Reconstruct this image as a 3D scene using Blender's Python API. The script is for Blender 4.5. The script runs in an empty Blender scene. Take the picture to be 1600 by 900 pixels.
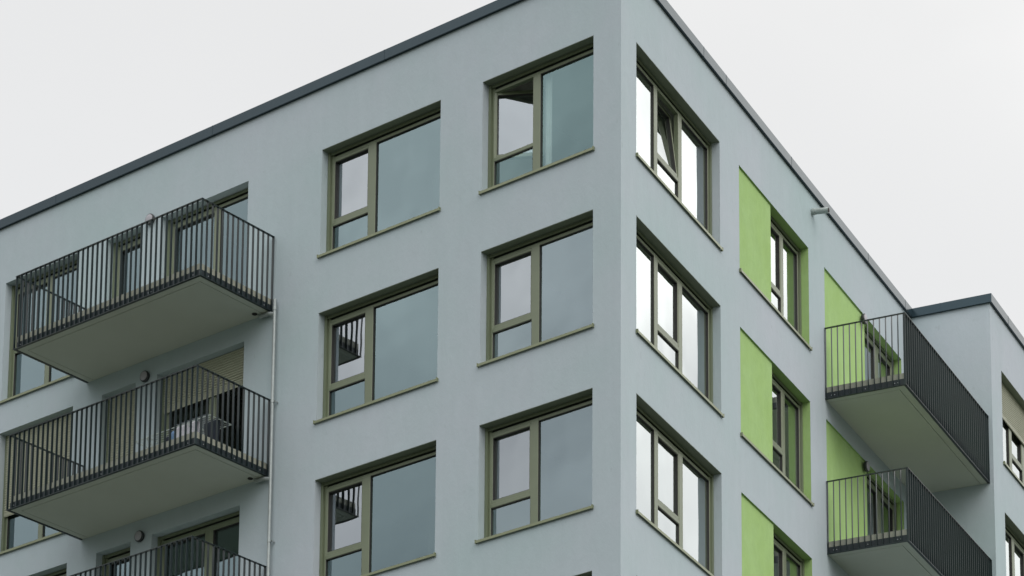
import bpy, bmesh, math, random
from mathutils import Vector, Matrix
random.seed(7)
SC = bpy.context.scene
COL = SC.collection
R = math.radians

# ------------------------------------------------------------------ camera
Z0 = 26.74                      # height above the ground of the top-floor window heads
YAW, PITCH, ROLL = 0.6440, 0.1930, -0.0030
F_PX, CX, CY = 4664.283, 262.031, 1288.887
CAM = (25.639, -32.740, Z0 - 25.088)
PSI = 0.231                     # the corner of the building is acute: the right facade turns by 90 + PSI
cam_d = bpy.data.cameras.new('camera')
cam = bpy.data.objects.new('camera', cam_d)
COL.objects.link(cam)
fw = Vector((-math.sin(YAW) * math.cos(PITCH), math.cos(YAW) * math.cos(PITCH), math.sin(PITCH)))
rt = Vector((math.cos(YAW), math.sin(YAW), 0))
up = rt.cross(fw)
c_, s_ = math.cos(ROLL), math.sin(ROLL)
rt2, up2 = c_ * rt + s_ * up, -s_ * rt + c_ * up
m = Matrix((rt2, up2, -fw)).transposed().to_4x4()
m.translation = Vector(CAM)
cam.matrix_world = m
cam_d.sensor_width = 36.0
cam_d.lens = F_PX * 36.0 / 1600.0
cam_d.shift_x = -CX / 1600.0
cam_d.shift_y = CY / 1600.0
cam_d.clip_start = 0.5
cam_d.clip_end = 4000
SC.camera = cam

# ------------------------------------------------------------------ world: overcast sky
SUN_AZ, SUN_EL = 105.0, 45.0    # azimuth clockwise from +Y
world = bpy.data.worlds.new('World')
SC.world = world
world.use_nodes = True
nt = world.node_tree
nt.nodes.clear()
N = nt.nodes.new
out = N('ShaderNodeOutputWorld')
sky = N('ShaderNodeTexSky'); sky.sky_type = 'NISHITA'; sky.sun_disc = False
sky.sun_elevation = R(SUN_EL); sky.sun_rotation = R(SUN_AZ)
sky.air_density = 1.0; sky.dust_density = 4.0; sky.ozone_density = 1.0
bg1 = N('ShaderNodeBackground'); bg1.inputs['Strength'].default_value = 0.05
nt.links.new(sky.outputs[0], bg1.inputs['Color'])
geo = N('ShaderNodeTexCoord')
gd = Vector((math.sin(R(SUN_AZ)) * math.cos(R(SUN_EL)), math.cos(R(SUN_AZ)) * math.cos(R(SUN_EL)), math.sin(R(SUN_EL))))
dot = N('ShaderNodeVectorMath'); dot.operation = 'DOT_PRODUCT'
dot.inputs[1].default_value = gd
nt.links.new(geo.outputs['Generated'], dot.inputs[0])
mr = N('ShaderNodeMapRange'); mr.interpolation_type = 'SMOOTHSTEP'
mr.inputs['From Min'].default_value = -0.17; mr.inputs['From Max'].default_value = 0.40
mr.inputs['To Min'].default_value = 0.755; mr.inputs['To Max'].default_value = 1.75
nt.links.new(dot.outputs['Value'], mr.inputs['Value'])
nz = N('ShaderNodeTexNoise'); nz.inputs['Scale'].default_value = 12.0; nz.inputs['Detail'].default_value = 3.0
nz.inputs['Roughness'].default_value = 0.45
nt.links.new(geo.outputs['Generated'], nz.inputs['Vector'])
mr2 = N('ShaderNodeMapRange')
mr2.inputs['From Min'].default_value = 0.3; mr2.inputs['From Max'].default_value = 0.7
mr2.inputs['To Min'].default_value = 0.985; mr2.inputs['To Max'].default_value = 1.015
nt.links.new(nz.outputs[0], mr2.inputs['Value'])
am = N('ShaderNodeMapRange'); am.inputs['From Min'].default_value = 0.8; am.inputs['From Max'].default_value = 1.0
am.inputs['To Min'].default_value = 0.008; am.inputs['To Max'].default_value = 0.36
nt.links.new(mr.outputs[0], am.inputs['Value'])
lo_n = N('ShaderNodeMath'); lo_n.operation = 'SUBTRACT'; lo_n.inputs[0].default_value = 1.0; nt.links.new(am.outputs[0], lo_n.inputs[1])
hi_n = N('ShaderNodeMath'); hi_n.operation = 'ADD'; hi_n.inputs[0].default_value = 1.0; nt.links.new(am.outputs[0], hi_n.inputs[1])
nt.links.new(lo_n.outputs[0], mr2.inputs['To Min']); nt.links.new(hi_n.outputs[0], mr2.inputs['To Max'])
mul = N('ShaderNodeMath'); mul.operation = 'MULTIPLY'
nt.links.new(mr.outputs[0], mul.inputs[0]); nt.links.new(mr2.outputs[0], mul.inputs[1])
# the overcast fades towards the horizon
sep = N('ShaderNodeSeparateXYZ'); nt.links.new(geo.outputs['Generated'], sep.inputs[0])
hz = N('ShaderNodeMapRange'); hz.interpolation_type = 'SMOOTHSTEP'
hz.inputs['From Min'].default_value = 0.0; hz.inputs['From Max'].default_value = 0.40
hz.inputs['To Min'].default_value = 0.15; hz.inputs['To Max'].default_value = 1.0
nt.links.new(sep.outputs['Z'], hz.inputs['Value'])
mul3 = N('ShaderNodeMath'); mul3.operation = 'MULTIPLY'
nt.links.new(mul.outputs[0], mul3.inputs[0]); nt.links.new(hz.outputs[0], mul3.inputs[1]); mul = mul3
bg2 = N('ShaderNodeBackground'); bg2.inputs['Color'].default_value = (1.0, 0.972, 0.910, 1)
nt.links.new(mul.outputs[0], bg2.inputs['Strength'])
add = N('ShaderNodeAddShader')
nt.links.new(bg1.outputs[0], add.inputs[0]); nt.links.new(bg2.outputs[0], add.inputs[1])
nt.links.new(add.outputs[0], out.inputs['Surface'])

sun_d = bpy.data.lights.new('sun', 'SUN')
sun_d.energy = 0.5; sun_d.angle = R(40); sun_d.color = (1.0, 0.985, 0.97)
sun = bpy.data.objects.new('sun', sun_d); COL.objects.link(sun)
sun.rotation_euler = (-gd).to_track_quat('-Z', 'Y').to_euler()
sun.location = (30, -30, 60)

SC.view_settings.view_transform = 'Standard'
SC.view_settings.look = 'None'
SC.view_settings.exposure = 0.0
SC.view_settings.gamma = 1.0
SC.view_settings.use_curve_mapping = False
SC.cycles.max_bounces = 8
SC.cycles.transparent_max_bounces = 12

# ------------------------------------------------------------------ materials
def mat(name, base, rough=0.6, metal=0.0, var=0.0, vscale=4.0, bump=0.0, bscale=60.0, spec=0.5, base2=None, stretch=(1, 1, 1), bdist=0.01):
    M = bpy.data.materials.new(name); M.use_nodes = True
    t = M.node_tree; b = t.nodes['Principled BSDF']
    b.inputs['Base Color'].default_value = (*base, 1); b.inputs['Roughness'].default_value = rough
    b.inputs['Metallic'].default_value = metal
    b.inputs['Specular IOR Level'].default_value = spec
    tc = t.nodes.new('ShaderNodeTexCoord')
    mp = t.nodes.new('ShaderNodeMapping'); mp.inputs['Scale'].default_value = stretch
    t.links.new(tc.outputs['Object'], mp.inputs['Vector'])
    if var > 0 or base2:
        n = t.nodes.new('ShaderNodeTexNoise'); n.inputs['Scale'].default_value = vscale; n.inputs['Detail'].default_value = 6
        n.inputs['Roughness'].default_value = 0.6
        t.links.new(mp.outputs[0], n.inputs['Vector'])
        r = t.nodes.new('ShaderNodeMapRange')
        r.inputs['From Min'].default_value = 0.3; r.inputs['From Max'].default_value = 0.7
        t.links.new(n.outputs[0], r.inputs['Value'])
        mx = t.nodes.new('ShaderNodeMix'); mx.data_type = 'RGBA'
        lo = tuple(c * (1 - var) for c in base); hi = base2 if base2 else tuple(min(1, c * (1 + var)) for c in base)
        mx.inputs['A'].default_value = (*lo, 1); mx.inputs['B'].default_value = (*hi, 1)
        t.links.new(r.outputs[0], mx.inputs['Factor'])
        t.links.new(mx.outputs['Result'], b.inputs['Base Color'])
    if bump > 0:
        n2 = t.nodes.new('ShaderNodeTexNoise'); n2.inputs['Scale'].default_value = bscale; n2.inputs['Detail'].default_value = 4
        t.links.new(mp.outputs[0], n2.inputs['Vector'])
        bp = t.nodes.new('ShaderNodeBump'); bp.inputs['Strength'].default_value = bump; bp.inputs['Distance'].default_value = bdist
        t.links.new(n2.outputs[0], bp.inputs['Height']); t.links.new(bp.outputs[0], b.inputs['Normal'])
    return M

def plaster(name, a, b_, vs=0.55, fleck=0.05, bump=0.5):
    """trowelled render: broad tint drift, fine trowel marks, small blemishes"""
    M = mat(name, a, rough=0.92, spec=0.15)
    t = M.node_tree; p = t.nodes['Principled BSDF']; L = t.links.new
    tc = t.nodes.new('ShaderNodeTexCoord')
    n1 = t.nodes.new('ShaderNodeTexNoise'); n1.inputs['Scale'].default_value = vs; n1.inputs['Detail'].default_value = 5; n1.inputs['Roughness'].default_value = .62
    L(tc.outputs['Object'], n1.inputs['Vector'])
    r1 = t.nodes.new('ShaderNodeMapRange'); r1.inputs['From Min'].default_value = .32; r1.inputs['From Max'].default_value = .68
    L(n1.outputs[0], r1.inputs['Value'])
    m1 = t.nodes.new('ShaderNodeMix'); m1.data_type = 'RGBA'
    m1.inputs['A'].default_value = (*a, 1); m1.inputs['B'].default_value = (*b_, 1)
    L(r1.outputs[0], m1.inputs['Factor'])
    mp = t.nodes.new('ShaderNodeMapping'); mp.inputs['Scale'].default_value = (1.0, 1.0, 0.55)
    L(tc.outputs['Object'], mp.inputs['Vector'])
    n2 = t.nodes.new('ShaderNodeTexNoise'); n2.inputs['Scale'].default_value = 5.5; n2.inputs['Detail'].default_value = 7; n2.inputs['Roughness'].default_value = .65
    n2.inputs['Distortion'].default_value = 0.6
    L(mp.outputs[0], n2.inputs['Vector'])
    r2 = t.nodes.new('ShaderNodeMapRange'); r2.inputs['From Min'].default_value = .3; r2.inputs['From Max'].default_value = .7
    r2.inputs['To Min'].default_value = 1 - fleck; r2.inputs['To Max'].default_value = 1 + fleck * .6
    L(n2.outputs[0], r2.inputs['Value'])
    m2 = t.nodes.new('ShaderNodeVectorMath'); m2.operation = 'SCALE'
    L(m1.outputs['Result'], m2.inputs[0]); L(r2.outputs[0], m2.inputs['Scale'])
    # sparse darker blemishes
    n3 = t.nodes.new('ShaderNodeTexNoise'); n3.inputs['Scale'].default_value = 9; n3.inputs['Detail'].default_value = 2
    L(mp.outputs[0], n3.inputs['Vector'])
    r3 = t.nodes.new('ShaderNodeMapRange'); r3.inputs['From Min'].default_value = .70; r3.inputs['From Max'].default_value = .78
    r3.inputs['To Min'].default_value = 1.0; r3.inputs['To Max'].default_value = .90
    L(n3.outputs[0], r3.inputs['Value'])
    m3 = t.nodes.new('ShaderNodeVectorMath'); m3.operation = 'SCALE'
    L(m2.outputs[0], m3.inputs[0]); L(r3.outputs[0], m3.inputs['Scale'])
    mp5 = t.nodes.new('ShaderNodeMapping'); mp5.inputs['Scale'].default_value = (1.0, 1.0, 0.10)
    L(tc.outputs['Object'], mp5.inputs['Vector'])
    n5 = t.nodes.new('ShaderNodeTexNoise'); n5.inputs['Scale'].default_value = 6.0; n5.inputs['Detail'].default_value = 5
    L(mp5.outputs[0], n5.inputs['Vector'])
    r5 = t.nodes.new('ShaderNodeMapRange'); r5.inputs['From Min'].default_value = .3; r5.inputs['From Max'].default_value = .7
    r5.inputs['To Min'].default_value = .984; r5.inputs['To Max'].default_value = 1.01
    L(n5.outputs[0], r5.inputs['Value'])
    m5 = t.nodes.new('ShaderNodeVectorMath'); m5.operation = 'SCALE'
    L(m3.outputs[0], m5.inputs[0]); L(r5.outputs[0], m5.inputs['Scale'])
    L(m5.outputs[0], p.inputs['Base Color'])
    n4 = t.nodes.new('ShaderNodeTexNoise'); n4.inputs['Scale'].default_value = 26; n4.inputs['Detail'].default_value = 6; n4.inputs['Roughness'].default_value = .6
    n4.inputs['Distortion'].default_value = .5
    L(mp.outputs[0], n4.inputs['Vector'])
    ad = t.nodes.new('ShaderNodeMath'); ad.operation = 'MULTIPLY_ADD'; ad.inputs[1].default_value = 2.0
    L(n2.outputs[0], ad.inputs[0]); L(n4.outputs[0], ad.inputs[2])
    bp = t.nodes.new('ShaderNodeBump'); bp.inputs['Strength'].default_value = bump; bp.inputs['Distance'].default_value = .012
    L(ad.outputs[0], bp.inputs['Height']); L(bp.outputs[0], p.inputs['Normal'])
    return M

MAT = {}
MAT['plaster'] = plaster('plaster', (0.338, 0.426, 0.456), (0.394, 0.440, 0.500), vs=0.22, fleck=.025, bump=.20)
MAT['green'] = plaster('green_plaster', (0.285, 0.435, 0.165), (0.31, 0.465, 0.205), vs=1.4, fleck=.06, bump=.3)
MAT['frame'] = mat('olive_frame', (0.132, 0.160, 0.105), rough=.36, var=.05, vscale=3, bump=.04, bscale=300)
MAT['gasket_and_shade'] = mat('gasket_and_shade_black', (0.02, 0.021, 0.02), rough=.6)
MAT['soffit'] = mat('lintel_lining', (0.17, 0.20, 0.16), rough=.6, var=.06, vscale=3)
MAT['sill'] = mat('sill_metal', (0.18, 0.205, 0.125), rough=.33, metal=.15, var=.07, vscale=6)
MAT['shutter'] = mat('shutter_slats', (0.31, 0.325, 0.25), rough=.45, var=.05, vscale=5)
MAT['coping'] = mat('anthracite_sheet', (0.012, 0.024, 0.032), rough=.22, metal=0.0, var=.10, vscale=1.2, bump=.05, bscale=2.0, bdist=.03)
MAT['coping'].node_tree.nodes['Principled BSDF'].inputs['IOR'].default_value = 1.50
MAT['coping'].node_tree.nodes['Principled BSDF'].inputs['Specular Tint'].default_value = (.62, .85, 1, 1)
MAT['rail'] = mat('anthracite_bar', (0.008, 0.018, 0.021), rough=.38, metal=0.0, var=.12, vscale=8)
MAT['fascia'] = mat('anthracite_plate', (0.015, 0.024, 0.030), rough=.5, metal=.2, var=.15, vscale=5)
MAT['concrete'] = mat('fair_faced_concrete', (0.45, 0.48, 0.44), rough=.85, var=.03, vscale=1.0, bump=.05, bscale=25, spec=.2)
MAT['slab_edge'] = mat('slab_edge_concrete', (0.27, 0.285, 0.245), rough=.85, var=.1, vscale=7, bump=.2, bscale=40, spec=.2)
MAT['steel'] = mat('zinc_pipe', (0.29, 0.33, 0.34), rough=.45, metal=.3, var=.1, vscale=9)
MAT['spout'] = mat('grey_plastic', (0.29, 0.34, 0.34), rough=.4, var=.1, vscale=14)
MAT['lamp_base'] = mat('black_plastic', (0.022, 0.026, 0.03), rough=.4)
MAT['lamp_lens'] = mat('frosted_lens', (0.30, 0.30, 0.34), rough=.45)
MAT['interior'] = mat('interior_paint', (0.42, 0.42, 0.40), rough=.9, var=.05, vscale=1)
MAT['roof'] = mat('gravel_roof', (0.28, 0.27, 0.25), rough=.95, var=.3, vscale=40)
MAT['pale_strip'] = mat('pale_interior', (0.82, 0.81, 0.84), rough=.9, var=.05, vscale=3)
MAT['ground'] = mat('lawn_and_paving', (0.052, 0.075, 0.04), rough=.95, var=.3, vscale=.25, base2=(0.085, 0.092, 0.075))
MAT['bolt'] = mat('bolt_steel', (0.34, 0.37, 0.40), rough=.4, metal=.5)
MAT['hole'] = mat('dark_pipe_mouth', (0.008, 0.008, 0.008), rough=.8)
MAT['rack'] = mat('white_wire', (0.36, 0.42, 0.41), rough=.4)
MAT['blue_cloth'] = mat('blue_cloth', (0.12, 0.21, 0.36), rough=.95, var=.15, vscale=18)
MAT['dark_cloth'] = mat('dark_cloth', (0.010, 0.016, 0.028), rough=.95, var=.2, vscale=15)
MAT['indoor_steel'] = mat('ceiling_lamp_shade', (0.7, 0.7, 0.66), rough=.6)

def dotted():
    M = mat('dotted_white_cloth', (0.72, 0.72, 0.76), rough=.95)
    t = M.node_tree; b = t.nodes['Principled BSDF']
    tc = t.nodes.new('ShaderNodeTexCoord')
    v = t.nodes.new('ShaderNodeTexVoronoi'); v.inputs['Scale'].default_value = 22; v.inputs['Randomness'].default_value = .2
    t.links.new(tc.outputs['Object'], v.inputs['Vector'])
    r = t.nodes.new('ShaderNodeMapRange'); r.inputs['From Min'].default_value = .22; r.inputs['From Max'].default_value = .30
    t.links.new(v.outputs['Distance'], r.inputs['Value'])
    mx = t.nodes.new('ShaderNodeMix'); mx.data_type = 'RGBA'
    mx.inputs['A'].default_value = (.30, .32, .42, 1); mx.inputs['B'].default_value = (.42, .43, .48, 1)
    t.links.new(r.outputs[0], mx.inputs['Factor']); t.links.new(mx.outputs['Result'], b.inputs['Base Color'])
    return M
MAT['dotted'] = dotted()

def glass_mat(name, gain, low):
    """coated insulating glass: mirror share from Fresnel over several panes, the rest looks into the room"""
    M = bpy.data.materials.new(name); M.use_nodes = True
    t = M.node_tree; t.nodes.clear(); L = t.links.new
    o = t.nodes.new('ShaderNodeOutputMaterial')
    fr = t.nodes.new('ShaderNodeFresnel'); fr.inputs['IOR'].default_value = 1.5
    mu = t.nodes.new('ShaderNodeMath'); mu.operation = 'MULTIPLY'; mu.inputs[1].default_value = gain; mu.use_clamp = True
    L(fr.outputs[0], mu.inputs[0])
    mn = t.nodes.new('ShaderNodeMath'); mn.operation = 'MINIMUM'; mn.inputs[1].default_value = .60
    L(mu.outputs[0], mn.inputs[0])
    gl = t.nodes.new('ShaderNodeBsdfGlossy'); gl.inputs['Roughness'].default_value = 0.0; tint = t.nodes.new('ShaderNodeMix'); tint.data_type = 'RGBA'
    tint.inputs['A'].default_value = (*low, 1); tint.inputs['B'].default_value = (1, 1, 1, 1)
    L(mn.outputs[0], tint.inputs['Factor']); L(tint.outputs['Result'], gl.inputs['Color'])
    tr = t.nodes.new('ShaderNodeBsdfTransparent'); tr.inputs['Color'].default_value = (.62, .70, .67, 1)
    tc = t.nodes.new('ShaderNodeTexCoord')
    n = t.nodes.new('ShaderNodeTexNoise'); n.inputs['Scale'].default_value = 1.3; n.inputs['Detail'].default_value = 1
    L(tc.outputs['Object'], n.inputs['Vector'])
    bp = t.nodes.new('ShaderNodeBump'); bp.inputs['Strength'].default_value = .25; bp.inputs['Distance'].default_value = .012
    L(n.outputs[0], bp.inputs['Height']); L(bp.outputs[0], gl.inputs['Normal'])
    mx = t.nodes.new('ShaderNodeMixShader')
    L(mn.outputs[0], mx.inputs[0]); L(tr.outputs[0], mx.inputs[1]); L(gl.outputs[0], mx.inputs[2])
    L(mx.outputs[0], o.inputs['Surface'])
    return M
MAT['glass'] = glass_mat('coated_glass', 4.4, (.60, .90, 1.0))
MAT['glass_dim'] = glass_mat('dim_reflect_glass', 3.3, (.56, .92, 1.0))  # mirror share lowered so the pane's reflection comes out darker
MAT['glass_bright'] = glass_mat('bright_reflect_glass', 5.4, (.64, .87, 1.0))  # mirror share raised to put a brighter sky reflection into chosen panes
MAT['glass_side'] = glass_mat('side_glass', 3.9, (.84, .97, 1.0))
MAT['glass_dull'] = glass_mat('dull_reflect_glass', 1.3, (.80, .92, 1.0))  # mirror share cut so the half-shuttered door panes stay dark
MAT['glass_sash'] = glass_mat('sash_glass', 7.0, (.76, .88, 1.0))  # mirror share raised to brighten the reflection in the opening lights

# ------------------------------------------------------------------ frames of reference of the facades
class Frame:
    def __init__(self, org, u, n):
        self.o, self.u, self.n = Vector(org), Vector(u), Vector(n)
    def __call__(self, u, n, z):
        return self.o + self.u * u + self.n * n + Vector((0, 0, z))
BDIR = Vector((-math.sin(PSI), math.cos(PSI), 0)); BN = Vector((math.cos(PSI), math.sin(PSI), 0))
FA = Frame((0, 0, Z0), (1, 0, 0), (0, -1, 0))           # left facade, u to the right, n outwards
FB = Frame((0, 0, Z0), BDIR, BN)                        # right facade, u away from the corner
BYF, WD = 13.379, 1.598
FW = Frame(FB(0, WD, 0), BDIR, BN)                      # wing facade, parallel to FB
FR = Frame(FB(BYF, 0, 0), BN, -BDIR)                    # return wall of the wing

class MB:
    def __init__(self):
        self.v, self.f, self.mi = [], [], []
        self.cur = 0
    def quad(self, *pts):
        i = len(self.v); self.v += [tuple(p) for p in pts]; self.f.append(tuple(range(i, i + len(pts)))); self.mi.append(self.cur)
    def hexa(self, p):
        i = len(self.v); self.v += [tuple(q) for q in p]
        for f in ((0, 1, 2, 3), (4, 7, 6, 5), (0, 4, 5, 1), (1, 5, 6, 2), (2, 6, 7, 3), (3, 7, 4, 0)):
            self.f.append(tuple(i + k for k in f)); self.mi.append(self.cur)
    def box(self, F, u0, u1, n0, n1, z0, z1):
        self.hexa([F(u0, n0, z0), F(u1, n0, z0), F(u1, n1, z0), F(u0, n1, z0), F(u0, n0, z1), F(u1, n0, z1), F(u1, n1, z1), F(u0, n1, z1)])
    def prism(self, poly, z0, z1):
        n = len(poly); i = len(self.v)
        self.v += [(p[0], p[1], z0) for p in poly] + [(p[0], p[1], z1) for p in poly]
        self.f.append(tuple(i + k for k in range(n))); self.f.append(tuple(i + n + k for k in reversed(range(n)))); self.mi += [self.cur] * 2
        for k in range(n):
            l = (k + 1) % n; self.f.append((i + k, i + n + k, i + n + l, i + l)); self.mi.append(self.cur)
    def tube(self, pts, r, seg=12, cap=True):
        pts = [Vector(p) for p in pts]; base = len(self.v); prev = None
        for k, p in enumerate(pts):
            d = (pts[min(k + 1, len(pts) - 1)] - pts[max(k - 1, 0)]).normalized()
            if prev is None:
                a = d.orthogonal().normalized()
            else:
                a = (prev - d * prev.dot(d)).normalized()
            prev = a; b = d.cross(a)
            rr = r[k] if isinstance(r, (list, tuple)) else r
            for s in range(seg):
                an = 2 * math.pi * s / seg
                self.v.append(tuple(p + a * math.cos(an) * rr + b * math.sin(an) * rr))
        for k in range(len(pts) - 1):
            for s in range(seg):
                t = (s + 1) % seg
                self.f.append((base + k * seg + s, base + k * seg + t, base + (k + 1) * seg + t, base + (k + 1) * seg + s)); self.mi.append(self.cur)
        if cap:
            self.f.append(tuple(base + s for s in reversed(range(seg)))); self.mi.append(self.cur)
            e = base + (len(pts) - 1) * seg
            self.f.append(tuple(e + s for s in range(seg))); self.mi.append(self.cur)
    def build(self, name, mats, parent=None, loc=None, smooth=False, merge=True, bevel=0):
        me = bpy.data.meshes.new(name); me.from_pydata(self.v, [], self.f)
        if not isinstance(mats, (list, tuple)): mats = [mats]
        for k in mats: me.materials.append(MAT[k])
        for p, i in zip(me.polygons, self.mi): p.material_index = i
        bm = bmesh.new(); bm.from_mesh(me)
        if merge: bmesh.ops.remove_doubles(bm, verts=bm.verts, dist=1e-5)
        if not mats[0].startswith('glass'): bmesh.ops.recalc_face_normals(bm, faces=bm.faces)
        if bevel:
            bmesh.ops.bevel(bm, geom=list(bm.edges), offset=bevel, segments=1, affect='EDGES', clamp_overlap=True)
        org = Vector(loc) if loc is not None else Vector((0, 0, 0))
        if loc is not None: bmesh.ops.translate(bm, verts=bm.verts, vec=-org)
        if smooth:
            for f in bm.faces: f.smooth = True
            for e in bm.edges:
                if len(e.link_faces) == 2 and e.calc_face_angle(0) > 0.7: e.smooth = False
        bm.to_mesh(me); bm.free()
        o = bpy.data.objects.new(name, me); COL.objects.link(o)
        if parent is not None:
            o.parent = parent
            o.location = org - world_org(parent)
        else: o.location = org
        return o
ORG = {}
def world_org(o):
    v = Vector(o.location)
    while o.parent is not None:
        o = o.parent; v += Vector(o.location)
    return v
def tag(o, label=None, cat=None, group=None, kind=None):
    for k, v in (('label', label), ('category', cat), ('group', group), ('kind', kind)):
        if v: o[k] = v
    return o
def empty(name, loc):
    o = bpy.data.objects.new(name, None); COL.objects.link(o); o.location = loc; o.empty_display_size = .3; return o

# ------------------------------------------------------------------ ground
g = MB(); g.quad((-900, -900, 0), (900, -900, 0), (900, 900, 0), (-900, 900, 0))
tag(g.build('ground', 'ground'), kind='structure')

# ------------------------------------------------------------------ the building
FLOOR = 2.9
bld = empty('apartment_building', (-6, 6, 0))
tag(bld, 'modern pale grey rendered apartment block with olive window frames, lime panels and steel railed balconies', 'building')

A1, A2 = (-2.777, -0.537), (-6.266, -3.660)
AL, AN, AB = (-14.103, -12.170), (-11.430, -10.576), (-10.062, -7.970)
B1, G1, G2 = (0.562, 3.863), (4.689, 7.881), (8.662, 12.775)
G1M, G2M = 6.165, 10.806                                # where the lime panel stops and the window begins
W1 = (14.022, 17.15)
SILL, DOOR, TALL = -1.896, -2.285, -2.300
holesA, holesB, holesW = [], [], []
for k in range(4):
    z = -k * FLOOR
    holesA.append((*A1, z + SILL, z))
    if k < 3:
        holesA += [(*A2, z + SILL, z), (*AL, z + TALL, z), (*AN, z + DOOR, z), (*AB, z + DOOR, z)]
    holesB.append((*B1, z + SILL, z))
    if k < 3: holesB.append((*G1, z + SILL, z))
    if k < 2: holesB.append((*G2, z + DOOR, z))
    if k < 2: holesW.append((*W1, z + SILL, z))
A_END, W_END = -19.0, 22.0
ZTOP = 1.15

def skin(mb, F, u0, u1, z0, z1, holes, depth=.30, hole_depth=None):
    us = sorted({u0, u1, *[h[0] for h in holes], *[h[1] for h in holes]})
    zs = sorted({z0, z1, *[h[2] for h in holes], *[h[3] for h in holes]})
    for i in range(len(us) - 1):
        for j in range(len(zs) - 1):
            uc, zc = (us[i] + us[i + 1]) / 2, (zs[j] + zs[j + 1]) / 2
            if any(h[0] < uc < h[1] and h[2] < zc < h[3] for h in holes): continue
            mb.quad(F(us[i], 0, zs[j]), F(us[i + 1], 0, zs[j]), F(us[i + 1], 0, zs[j + 1]), F(us[i], 0, zs[j + 1]))
    for a, b, c, d in holes:
        for p, q in (((a, c), (a, d)), ((b, c), (b, d)), ((a, c), (b, c)), ((a, d), (b, d))):
            mb.quad(F(p[0], 0, p[1]), F(q[0], 0, q[1]), F(q[0], -depth, q[1]), F(p[0], -depth, p[1]))

w = MB()
zg = -Z0
skin(w, FA, A_END, 0, zg, ZTOP, holesA)
skin(w, FB, 0, BYF, zg, ZTOP, holesB)
skin(w, FR, 0, WD, zg, ZTOP, [])
skin(w, FW, BYF, W_END, zg, ZTOP, holesW)
pA0, pW1 = FA(A_END, 0, 0), FW(W_END, 0, 0)
pBack1 = pW1 - BN * 16.0
pBack2 = Vector((A_END, pBack1.y, Z0))
for p, q in ((pW1, pBack1), (pBack1, pBack2), (pBack2, pA0)):
    w.quad((p.x, p.y, 0), (q.x, q.y, 0), (q.x, q.y, Z0 + ZTOP), (p.x, p.y, Z0 + ZTOP))
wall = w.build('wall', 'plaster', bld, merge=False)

# roof deck behind the parapet
FOOT = [FA(A_END, 0, 0), FA(0, 0, 0), FB(BYF, 0, 0), FW(BYF, 0, 0), pW1, pBack1, pBack2]
def inset(poly, d):
    """polygon (counter-clockwise seen from above) moved inwards by d"""
    res = []; n = len(poly)
    for i in range(n):
        p0, p1, p2 = poly[i - 1], poly[i], poly[(i + 1) % n]
        e1 = Vector((p1.x - p0.x, p1.y - p0.y)).normalized(); e2 = Vector((p2.x - p1.x, p2.y - p1.y)).normalized()
        n1 = Vector((-e1.y, e1.x)); n2 = Vector((-e2.y, e2.x))
        b = (n1 + n2); b = b / b.length_squared * 2
        res.append(Vector((p1.x + b.x * d, p1.y + b.y * d)))
    return res
r_ = MB(); r_.prism(inset(FOOT, .02), Z0 + .62, Z0 + .80); r_.build('roof', 'roof', bld)

# rooms behind the windows: storey slabs, cross walls and a spine wall
I = MB()
for k in range(5):
    top = Z0 - 2.30 - FLOOR * (k - 1)
    I.prism(inset(FOOT, .30), top - .24, top)
for u in (-18.7, -15.2, -11.9, -10.3, -7.1, -3.2):
    I.box(FA, u - .06, u + .06, -6.0, -.31, -13.2, .60)
I.box(FA, -18.7, -2.2, -6.2, -6.0, -13.2, .60)
for v in (4.3, 8.3, 13.0, 18.0):
    I.box(FB, v - .06, v + .06, -5.0, -.31, -13.2, .60)
I.box(FB, 3.6, 21, -5.2, -5.0, -13.2, .60)
I.build('interior', 'interior', bld)

# coping along the roof edge
o_, in_ = .055, .38
def off_line(pts, d):
    res = []
    for i, p in enumerate(pts):
        e = []
        if i > 0: e.append((pts[i] - pts[i - 1]).normalized())
        if i < len(pts) - 1: e.append((pts[i + 1] - pts[i]).normalized())
        ns = [Vector((q.y, -q.x)) for q in e]
        b = sum(ns, Vector((0, 0))) ; b = b / b.length_squared * len(ns)
        res.append(p + b * d)
    return res
line = [Vector((q.x, q.y)) for q in (FA(A_END, 0, 0), FA(0, 0, 0), FB(BYF, 0, 0), FW(BYF, 0, 0), FW(W_END, 0, 0))]
lo_, li_ = off_line(line, o_), off_line(line, -in_)
lg_ = off_line(line, .012)
c = MB()
zc0, zc1 = Z0 + 1.105, Z0 + 1.278
for i in range(4):
    a0, a1, b0, b1 = lo_[i], lo_[i + 1], li_[i], li_[i + 1]
    c.hexa([(a0.x, a0.y, zc0), (a1.x, a1.y, zc0), (b1.x, b1.y, zc0 + .01), (b0.x, b0.y, zc0 + .01),
            (a0.x, a0.y, zc1), (a1.x, a1.y, zc1), (b1.x, b1.y, zc1 - .03), (b0.x, b0.y, zc1 - .03)])
def seam(F, u, wd=.011):
    c.box(F, u - wd / 2, u + wd / 2, -.30, o_ + .003, 1.103, 1.281)
for u in (-.9, -4.86, -8.82, -12.78, -16.7): seam(FA, u)
for v in (3.10, 4.04, 6.98, 10.86, 12.93): seam(FB, v)
seam(FR, .62)
for v in (14.4, 17.6): seam(FW, v)
c.build('coping', 'coping', bld, merge=False)

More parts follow.
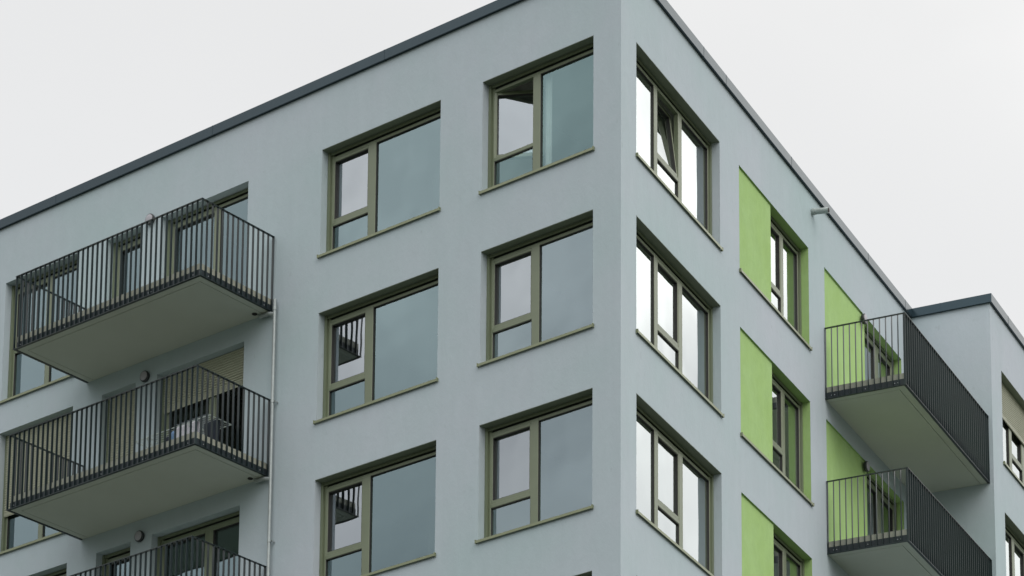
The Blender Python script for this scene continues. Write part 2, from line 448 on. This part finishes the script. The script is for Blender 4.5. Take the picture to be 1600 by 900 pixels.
# ------------------------------------------------------------------ windows
def slat_curtain(mb, F, u0, u1, zt, zb, n=-.150):
    """roller shutter: convex slats with grooves and a heavier end bar"""
    pitch, th = .046, .014
    z = zt
    while z - pitch > zb + .05:
        pr = [(n, z), (n + th * .75, z - pitch * .22), (n + th, z - pitch * .5), (n + th * .75, z - pitch * .80), (n, z - pitch * .86), (n - .012, z - pitch * .90), (n - .012, z - pitch * .97)]
        for (na, za), (nb, zb_) in zip(pr, pr[1:] + [(n, z - pitch)]):
            mb.quad(F(u0, na, za), F(u1, na, za), F(u1, nb, zb_), F(u0, nb, zb_))
        z -= pitch
    mb.quad(F(u0, n, zt), F(u1, n, zt), F(u1, n - .006, z), F(u0, n - .006, z))
    for q in range(3):
        zz = z - q * .02
        mb.box(F, u0, u1, n - .005, n + .012, max(zb, zz - .016), zz - .001)
    mb.box(F, u0, u1, n - .008, n + .004, zb, z)

def profile_box(mb, F, u0, u1, n0, n1, z0, z1, b=.006):
    """frame bar with chamfered front edges; n1 is the front"""
    mb.hexa([F(u0, n0, z0), F(u1, n0, z0), F(u1, n1 - b, z0), F(u0, n1 - b, z0), F(u0, n0, z1), F(u1, n0, z1), F(u1, n1 - b, z1), F(u0, n1 - b, z1)])
    mb.hexa([F(u0, n1 - b, z0), F(u1, n1 - b, z0), F(u1 - b, n1, z0 + b), F(u0 + b, n1, z0 + b), F(u0, n1 - b, z1), F(u1, n1 - b, z1), F(u1 - b, n1, z1 - b), F(u0 + b, n1, z1 - b)])

def sash_bars(mb, F, u0, u1, z0, z1, n, wl=.055, wr=.055, wb=.06, wt=.055, th=.068):
    profile_box(mb, F, u0, u0 + wl, n - th, n, z0, z1)
    profile_box(mb, F, u1 - wr, u1, n - th, n, z0, z1)
    profile_box(mb, F, u0 + wl, u1 - wr, n - th, n, z0, z0 + wb)
    profile_box(mb, F, u0 + wl, u1 - wr, n - th, n, z1 - wt, z1)

class Xf:
    """a frame seen through a rigid turn about a hinge line, for opened sashes"""
    def __init__(self, F, hinge, axis, ang):
        self.F, self.h = F, F(*hinge); self.rot = Matrix.Rotation(ang, 3, axis)
    def __call__(self, u, n, z):
        return self.h + self.rot @ (self.F(u, n, z) - self.h)

def window(F, l, r, z, zb, cells, shutter=None, sill=True, tilt=None, turn=None, turn_last=None, pale_strip=None, sill_l=None, sill_r=None, gfix='glass', gsash='glass', name='window'):
    """cells: list of (u0, u1, kind) between mullions; kind 'fixed', 'sash' (opening light over a fixed lower light), 'door'"""
    zt = z
    zs = z + zb
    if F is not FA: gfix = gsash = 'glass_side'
    ctr = F((l + r) / 2, -.16, zs)
    f = MB(); gk = MB(); pane = MB(); sh = MB(); se = MB()
    JB = .095
    dn = 0.0 if F is FA else .008    # the right facade has its glass a little further out
    nf = -.182 + dn                 # frame face
    # guide rails for the shutter
    f.box(F, l + .002, l + .05, -.20, -.140, zs, zt - .002)
    f.box(F, r - .05, r - .002, -.20, -.140, zs, zt - .002)
    # jambs, head, bottom rail
    profile_box(f, F, l + .05, l + JB, -.25, nf, zs, zt)
    profile_box(f, F, r - JB, r - .05, -.25, nf, zs, zt)
    profile_box(f, F, l + .05, r - .05, -.25, nf - .002, zt - .138, zt - .084)
    profile_box(f, F, l + JB, r - JB, -.24, nf - .004, zs - .002, zs + .06)
    gk.box(F, l + .052, r - .052, -.26, -.215, zt - .088, zt - .003)  # black strip put in for the shade inside the shutter slot
    gaps = [(a[1], b[0]) for a, b in zip(cells, cells[1:])]
    for a, b in gaps:
        profile_box(f, F, a, b, -.25, nf + .003, zs + .02, zt - .088)
    ztr, zbr = z - 1.215, z - 1.325
    sashes = []
    for (a, b, kind) in cells:
        a0 = a if a > l + .2 else l + JB
        b0 = b if b < r - .2 else r - JB
        top, bot = zt - .135, zs + .055
        if kind == 'fixed':
            fixed = [(a0, b0, bot, top)]
        elif kind == 'sash':
            profile_box(f, F, a0 - .012, b0 + .012, -.24, nf + .001, zbr, ztr - .045)
            fixed = [(a0, b0, bot, zbr)]
            sashes.append((a0 - .030, b0 + .030, ztr - .05, top + .012))
        else:
            fixed = []
            sashes.append((a0 - .026, b0 + .026, bot - .01, top + .012))
        for (q0, q1, q2, q3) in fixed:
            ng = -.214 + dn; gf = nf - .006
            gk.box(F, q0, q0 + .007, ng - .004, gf, q2, q3); gk.box(F, q1 - .007, q1, ng - .004, gf, q2, q3)
            gk.box(F, q0 + .007, q1 - .007, ng - .004, gf, q2, q2 + .007); gk.box(F, q0 + .007, q1 - .007, ng - .004, gf, q3 - .010, q3)  # gaskets spread over the flanks, painting in the reveal's dark reflection
            pane.quad(F(q0, ng, q2), F(q1, ng, q2), F(q1, ng, q3), F(q0, ng, q3))
    if shutter is None:
        # raised end bar of the shutter peeping out of its slot
        f.box(F, l + .052, r - .052, -.166, -.152, zt - .030, zt - .010)
        f.box(F, l + .052, r - .052, -.168, -.155, zt - .050, zt - .032)
        f.box(F, l + .052, r - .052, -.172, -.146, zt - .061, zt - .051)
    if F is not FB or l < 4:
        so_ = MB(); so_.box(F, l + .003, r - .003, -.146, -.0015, zt - .007, zt - .0015)
    win = f.build(name, 'frame', bld, loc=ctr, merge=False)
    if (F is not FB or l < 4) and not (F is FA and l < -7): so_.build('lintel_lining', 'soffit', win, loc=ctr, merge=False)
    if gk.v: gk.build('gasket_and_dark_band', 'gasket_and_shade', win, loc=ctr, merge=False)
    if pane.v: pane.build('pane', gfix, win, loc=ctr)
    for i, (a, b, c0, c1) in enumerate(sashes):
        FF = F
        nfc = -.186 + dn; pd = .058 if F is FA else .045
        if tilt: FF = Xf(F, (a, nfc - .03, c0), F.u, tilt)
        if turn: FF = Xf(F, (a + .02, nfc - .03, c0), Vector((0, 0, 1)), turn)
        if turn_last and i == len(sashes) - 1: FF = Xf(F, (a + .02, nfc - .03, c0), Vector((0, 0, 1)), turn_last)
        s = MB(); sash_bars(s, FF, a, b, c0, c1, nfc)
        so = s.build('window_sash', 'frame', win, loc=ctr, merge=False)
        p = MB(); p.quad(FF(a + .05, nfc - pd, c0 + .05), FF(b - .05, nfc - pd, c0 + .05), FF(b - .05, nfc - pd, c1 - .05), FF(a + .05, nfc - pd, c1 - .05))
        p.build('pane', gsash, win, loc=ctr)
        gq = MB()
        for (x0, x1, y0, y1) in ((a + .0545, a + .062, c0 + .059, c1 - .054), (b - .062, b - .0545, c0 + .059, c1 - .054), (a + .062, b - .062, c0 + .059, c0 + .068), (a + .062, b - .062, c1 - .064, c1 - .054)):
            gq.box(FF, x0, x1, nfc - pd - .003, nfc - .010, y0, y1)  # deep black gasket doubles as the reveal's dark reflection in the glass
        gq.build('gasket_and_dark_band', 'gasket_and_shade', win, loc=ctr, merge=False)
    if shutter is not None:
        slat_curtain(sh, F, l + .046, r - .046, zt - .004, z + shutter)
        sh.build('roller_shutter', 'shutter', win, loc=ctr, merge=False)
    if pale_strip:
        for (a, b) in pale_strip:
            cu = MB(); n_ = max(4, int((b - a) / .035)); amp = .022
            for q in range(n_):
                x0, x1 = a + (b - a) * q / n_, a + (b - a) * (q + 1) / n_
                y0, y1 = -.34 + amp * math.sin(q * 1.9), -.34 + amp * math.sin((q + 1) * 1.9)
                cu.quad(F(x0, y0, zs + .02), F(x1, y1, zs + .02), F(x1, y1, zt + .25), F(x0, y0, zt + .25))
            cu.build('pale_strip', 'pale_strip', win, loc=ctr)  # pale strip added for the bright interior edge behind the pane
    if sill:
        sl, sr = (l if sill_l is None else sill_l), (r if sill_r is None else sill_r)
        s = MB()
        z1, z2 = zs + .012, zs - .002
        a, b = sl + .004, sr - .004
        s.hexa([F(a, -.19, z1 - .012), F(b, -.19, z1 - .012), F(b, 0.034, z2 - .010), F(a, 0.034, z2 - .010),
                F(a, -.19, z1), F(b, -.19, z1), F(b, .034, z2), F(a, .034, z2)])
        s.box(F, sl - .022, sr + .022, .030, .040, zs - .040, zs + .002)
        for (e0, e1) in ((sl - .030, sl - .016), (sr + .016, sr + .030)):
            s.box(F, e0, e1, .003, .044, zs - .044, zs + .018)
        s.build('sill', 'sill', win, loc=ctr, merge=False)
    return win

for k in range(4):
    z = -k * FLOOR
    l, r = A1
    window(FA, l, r, z, SILL, [(l, l + .885, 'sash'), (l + 1.035, r, 'fixed')], turn=(R(30) if k == 0 else None), pale_strip=([(l + 1.0, l + 1.16)] if k == 0 else None), gfix=('glass_dim' if k == 0 else 'glass_bright'), gsash='glass_sash')
    if k < 3:
        l, r = A2
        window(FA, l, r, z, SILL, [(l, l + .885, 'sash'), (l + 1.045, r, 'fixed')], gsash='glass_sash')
        l, r = AL
        window(FA, l, r, z, TALL, [(l, l + .93, 'sash' if k == 0 else 'fixed'), (l + 1.045, r, 'fixed')], shutter=(-1.55 if k == 1 else None))
        l, r = AN
        window(FA, l, r, z, DOOR, [(l, r, 'door')], shutter=(-2.24 if k == 1 else None), sill=False, name='balcony_door')
        l, r = AB
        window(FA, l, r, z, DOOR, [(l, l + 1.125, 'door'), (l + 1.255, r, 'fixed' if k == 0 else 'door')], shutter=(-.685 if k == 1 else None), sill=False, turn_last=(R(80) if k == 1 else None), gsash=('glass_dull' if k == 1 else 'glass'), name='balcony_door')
    l, r = B1
    window(FB, l, r, z, SILL, [(l, 1.615, 'fixed'), (1.740, 2.56, 'sash'), (2.70, r, 'fixed')], tilt=(R(-7) if k == 0 else None))
    if k < 3:
        l, r = G1
        window(FB, G1M, r, z, SILL, [(G1M, 6.985, 'sash'), (7.105, r, 'fixed')], sill_l=l, sill_r=r)
    if k < 2:
        l, r = G2
        window(FB, G2M, r, z, DOOR, [(G2M, 11.80, 'door'), (11.945, r, 'door')], sill=False, name='balcony_door')
    if k < 2:
        l, r = W1
        window(FW, l, r, z, SILL, [(l, 14.995, 'fixed'), (15.16, 15.84, 'sash'), (16.0, r, 'fixed')], shutter=(-.76 if k == 0 else None))

# lime panels: recessed infill beside the window plus lime linings of the opening
def green_panel(l, m_, r, z, zb):
    p = MB(); e = .004
    p.box(FB, l + .001, m_, -.30, -.030, z + zb + .002, z - .001)
    p.quad(FB(m_, -.001, z - e), FB(r - e, -.001, z - e), FB(r - e, -.30, z - e), FB(m_, -.30, z - e))
    p.quad(FB(l + e, -.001, z - e), FB(m_, -.001, z - e), FB(m_, -.0301, z - e), FB(l + e, -.0301, z - e))
    p.quad(FB(r - e, -.001, z + zb), FB(r - e, -.001, z - e), FB(r - e, -.30, z - e), FB(r - e, -.30, z + zb))
    p.quad(FB(l + e, -.001, z + zb), FB(l + e, -.001, z - e), FB(l + e, -.0301, z - e), FB(l + e, -.0301, z + zb))
    p.build('green_panel', 'green', bld, loc=FB((l + r) / 2, -.03, z + zb), merge=False)
for k in range(3):
    green_panel(G1[0], G1M, G1[1], -k * FLOOR, SILL)
    if k < 2: green_panel(G2[0], G2M, G2[1], -k * FLOOR, DOOR)

# ------------------------------------------------------------------ balconies
def balcony(F, u0, u1, d, zb, zr, ends, pitch=.119, drain=None):
    """slab hung on facade F between u0 and u1, d deep; ends: which short sides carry railing ('l', 'r')"""
    e = .056
    sl = u0 + (e if 'l' in ends else 0.004); sr = u1 - (e if 'r' in ends else 0.004)
    fr = d - e
    zt = zb + .238
    s = MB()
    # underside with a drip groove near the edge
    gi, gw, gd = .125, .012, .015
    zl = zb + .006
    gl = sl + (gi if 'l' in ends else 0); gr = sr - (gi if 'r' in ends else 0); gf = fr - gi
    s.box(F, sl, sr, .002, fr, zl + gd, zt)
    s.box(F, gl + (gw if 'l' in ends else 0), gr - (gw if 'r' in ends else 0), .002, gf - gw, zl, zl + gd)
    s.box(F, sl, sr, gf, fr, zl, zl + gd)
    if 'l' in ends: s.box(F, sl, gl, .002, gf, zl, zl + gd)
    if 'r' in ends: s.box(F, gr, sr, .002, gf, zl, zl + gd)
    ctr = F((u0 + u1) / 2, 0, zb)
    slab = s.build('balcony', 'concrete', bld, loc=ctr, merge=False)
    # bright upper edge strip of the slab
    t = MB()
    t.box(F, sl - .003, sr + .003, fr, fr + .004, zb + .115, zt + .002)
    if 'l' in ends: t.box(F, sl - .004, sl, .004, fr + .004, zb + .115, zt + .002)
    if 'r' in ends: t.box(F, sr, sr + .004, .004, fr + .004, zb + .115, zt + .002)
    t.build('slab_edge', 'slab_edge', slab, loc=ctr, merge=False)
    # flat steel plate bolted along the edge
    p = MB()
    p.box(F, sl - .006, sr + .006, fr + .0005, fr + .008, zb + .004, zb + .135)
    if 'l' in ends: p.box(F, sl - .008, sl - .0005, .004, fr + .008, zb + .004, zb + .135)
    if 'r' in ends: p.box(F, sr + .0005, sr + .008, .004, fr + .008, zb + .004, zb + .135)
    p.build('edge_plate', 'fascia', slab, loc=ctr, merge=False)
    b = MB()
    def bolts_front(u):
        for q in (-.03, .03):
            b.tube([F(u + q, fr + .007, zb + .072), F(u + q, fr + .017, zb + .072)], .009, 6)
    nb = int((u1 - u0) / .95)
    for i in range(nb + 1): bolts_front(sl + .12 + (sr - sl - .24) * i / nb)
    for sd, uu, sg in (('l', sl, -1), ('r', sr, 1)):
        if sd in ends:
            for n_ in (.14, .78, fr - .14):
                for q in (-.03, .03):
                    b.tube([F(uu + sg * .007, n_ + q, zb + .072), F(uu + sg * .017, n_ + q, zb + .072)], .009, 6)
    b.build('bolt', 'bolt', slab, loc=ctr, merge=False)
    # railing: flat bars set edge-on, flat top and bottom rails
    rl = MB(); bt = .0085; bd = .044
    ztop = zr - .010
    zbot = zb + .008
    # front run
    L = (u1 - u0); n_ = max(2, round(L / pitch))
    for i in range(n_ + 1):
        u = u0 + .012 + (L - .024) * i / n_
        rl.box(F, u - bt / 2, u + bt / 2, d - bd, d - .002, zbot, ztop)
    rl.box(F, u0, u1, d - .046, d, ztop, zr)
    rl.box(F, u0, u1, d - .046, d, zb, zbot)
    for sd, uu, sg in (('l', u0, 1), ('r', u1, -1)):
        if sd not in ends: continue
        m_ = max(2, round((d - .03) / pitch))
        for i in range(m_):
            q = .02 + (d - .05) * i / m_
            a0, a1 = sorted((uu + sg * .002, uu + sg * bd))
            rl.box(F, a0, a1, q - bt / 2, q + bt / 2, zbot, ztop)
        a0, a1 = sorted((uu, uu + sg * .046))
        rl.box(F, a0, a1, .006, d - .046, ztop, zr)
        rl.box(F, a0, a1, .006, d - .046, zb, zbot)
    rl.build('railing', 'rail', slab, loc=ctr, merge=False)
    if drain:
        ux, up = drain
        q = MB()
        q.cur = 0
        q.tube([F(ux + .02, .055, zl - .045), F(ux + .2, .06, zl - .05), F(up, .07, zl - .10)], .036, 12)
        q.tube([F(ux - .01, .055, zl + .004), F(ux + .01, .055, zl - .03), F(ux + .045, .055, zl - .046)], .036, 12)
        q.cur = 1
        q.tube([F(ux - .05, .13, zl + .003), F(ux - .05, .13, zl - .012)], .045, 12)
        q.build('drain_outlet', ['steel', 'hole'], slab, loc=ctr, merge=False)
    return slab

AXL, AXR, AD = -11.833, -7.308, 1.668
for k in range(3):
    balcony(FA, AXL, AXR, AD, -2.572 - k * FLOOR, -1.224 - k * FLOOR, 'lr', drain=((-7.56, -7.21) if k < 2 else None))
for k in range(2):
    balcony(FB, 8.607, BYF - .002, 1.524, -2.551 - k * FLOOR, -1.195 - k * FLOOR, 'l')

# ------------------------------------------------------------------ fittings on the facades
def lamp(F, u, z, label):
    t = empty('wall_lamp', F(u, 0, z)); tag(t, label, 'wall lamp', 'round balcony wall lamps')
    b = MB(); b.tube([F(u, .002, z), F(u, .030, z), F(u, .056, z), F(u, .066, z)], [.088, .100, .100, .092], 32)
    b.build('base', 'lamp_base', t, loc=F(u, 0, z), smooth=True)
    d = MB(); d.tube([F(u, .060, z), F(u, .072, z), F(u, .079, z), F(u, .082, z)], [.084, .080, .055, .02], 32)
    d.build('lens', 'lamp_lens', t, loc=F(u, 0, z), smooth=True)
lamp(FA, -10.32, .03, 'round black wall lamp above the topmost left balcony railing, between narrow and wide door')
lamp(FA, -10.32, -2.88, 'round wall lamp beside the half lowered shutter, under the topmost left balcony')
lamp(FA, -10.32, -5.78, 'round wall lamp beside the dark unshuttered doors, under the balcony with laundry')
lamp(FB, 10.63, -.135, 'round wall lamp on the upper lime panel beside the topmost right balcony door')
lamp(FB, 10.63, -3.035, 'round wall lamp on the lime panel beneath the right balcony slab')

t = empty('drainpipe', FA(-7.205, .07, -Z0)); tag(t, 'thin grey metal drainpipe running down the wall beside the left balconies', 'drainpipe')
p = MB(); p.tube([FA(-7.205, .07, -2.405), FA(-7.205, .07, -Z0 + .02)], .0275, 16); 
p.build('pipe', 'steel', t, loc=FA(-7.205, .07, -Z0), smooth=True)
for z in (-4.22, -6.645, -9.1, -11.6, -14.1, -16.6, -19.1, -21.6, -24.0):
    q = MB(); q.tube([FA(-7.205, .07, z - .014), FA(-7.205, .07, z + .014)], .034, 16)
    q.box(FA, -7.177, -7.135, .062, .078, z - .012, z + .012); q.box(FA, -7.150, -7.137, .001, .078, z - .012, z + .012)
    q.build('pipe_clamp', 'steel', t, loc=FA(-7.205, .07, z), smooth=True)
q = MB(); q.tube([FA(-7.205, .07, -2.60), FA(-7.205, .07, -2.54)], .035, 16); q.build('pipe_collar', 'steel', t, loc=FA(-7.205, .07, -2.6), smooth=True)

sp = empty('overflow_spout', FB(8.08, 0, .78)); tag(sp, 'short grey overflow pipe sticking out of the facade just below the roof edge', 'drain spout')
q = MB(); q.tube([FB(8.08, -.02, .785), FB(8.08, .315, .752)], .052, 20)
q.build('pipe', 'spout', sp, loc=FB(8.08, 0, .78), smooth=True)
q = MB(); q.tube([FB(8.08, .004, .783), FB(8.08, .05, .779)], .062, 20); q.build('collar', 'spout', sp, loc=FB(8.08, 0, .78), smooth=True)
q = MB(); q.tube([FB(8.08, .314, .752), FB(8.08, .318, .7517)], .043, 20); q.build('pipe_mouth', 'hole', sp, loc=FB(8.08, 0, .78))

# ------------------------------------------------------------------ laundry on the middle left balcony
fz = -2.572 - FLOOR + .24
rz = fz + .47
rk = empty('drying_rack', FA(-8.5, .95, fz)); tag(rk, 'folding wire drying rack with washing on the middle left balcony', 'drying rack')
q = MB()
ra, rb, n0, n1 = -9.25, -7.50, .70, 1.18
for n in (n0, n1): q.tube([FA(ra, n, rz), FA(rb, n, rz)], .009, 8)
for u in (ra, -8.95, -8.0, rb): q.tube([FA(u, n0, rz), FA(u, n1, rz)], .008, 8)
for i in range(1, 8):
    n = n0 + (n1 - n0) * i / 8; q.tube([FA(ra, n, rz), FA(rb, n, rz)], .0035, 6)
q.build('wire_top', 'rack', rk, loc=FA(-8.5, .95, fz), smooth=True)
for s in (0, 1):
    q = MB(); a, b = (n0 - .02, n1 + .06) if s else (n1 + .02, n0 - .06)
    for u in (-8.95 + s * .02, -8.0 - s * .02): q.tube([FA(u, a, rz - .01), FA(u, b, fz + .01)], .009, 8)
    q.tube([FA(-8.95, b, fz + .012), FA(-8.0, b, fz + .012)], .009, 8)
    q.build('leg', 'rack', rk, loc=FA(-8.5, .95, fz), smooth=True)
def cloth(name, key, u0, u1, n, drop_f, drop_b, label, cat, group=None):
    """washing folded over the rack: two hanging sides with folds"""
    bm = MB(); th = .006; NU, NS = 12, 14
    prof = []
    for i in range(NS + 1):
        s = i / NS
        if s < .45: prof.append((.022, -drop_f * (1 - s / .45)))
        elif s > .55: prof.append((-.022, -drop_b * (s - .55) / .45))
        else:
            a = math.pi * (s - .45) / .10; prof.append((.022 * math.cos(a), .014 * math.sin(a) + .004))
    def pt(i, j, o):
        u = u0 + (u1 - u0) * i / NU; (dn, dz) = prof[j]
        wv = .014 * math.sin(i * 1.7 + u0 * 9) * min(1, -dz * 4) if dz < 0 else 0
        return FA(u + .01 * math.sin(j * .9), n + dn * (1 + o) + wv * (1 if dn > 0 else -1), rz + .012 + dz * (1 + .04 * math.sin(i * .8)) + o * .006)
    for i in range(NU):
        for j in range(NS):
            bm.quad(pt(i, j, .12), pt(i + 1, j, .12), pt(i + 1, j + 1, .12), pt(i, j + 1, .12))
            bm.quad(pt(i, j, -.12), pt(i + 1, j, -.12), pt(i + 1, j + 1, -.12), pt(i, j + 1, -.12))
    for i in range(NU):
        for j in (0, NS): bm.quad(pt(i, j, .12), pt(i + 1, j, .12), pt(i + 1, j, -.12), pt(i, j, -.12))
    for j in range(NS):
        for i in (0, NU): bm.quad(pt(i, j, .12), pt(i, j + 1, .12), pt(i, j + 1, -.12), pt(i, j, -.12))
    o = bm.build(name, key, None, loc=FA((u0 + u1) / 2, n, rz), smooth=True)
    return tag(o, label, cat, group)
G_ = 'washing on the drying rack'
cloth('dark_shirt', 'dark_cloth', -8.70, -8.53, .98, .42, .40, 'dark navy garment hung at the left end of the drying rack', 'laundry', G_)
cloth('blue_towel', 'blue_cloth', -8.50, -8.33, 1.05, .36, .30, 'blue cloth hung on the rack between dark garment and dotted sheet', 'laundry', G_)
cloth('dotted_sheet', 'dotted', -8.31, -7.83, 1.12, .46, .44, 'white dotted sheet hung over the drying rack', 'laundry', G_)
cloth('black_trousers', 'dark_cloth', -7.80, -7.50, .98, .50, .46, 'black garment hung at the right end of the drying rack', 'laundry', G_)
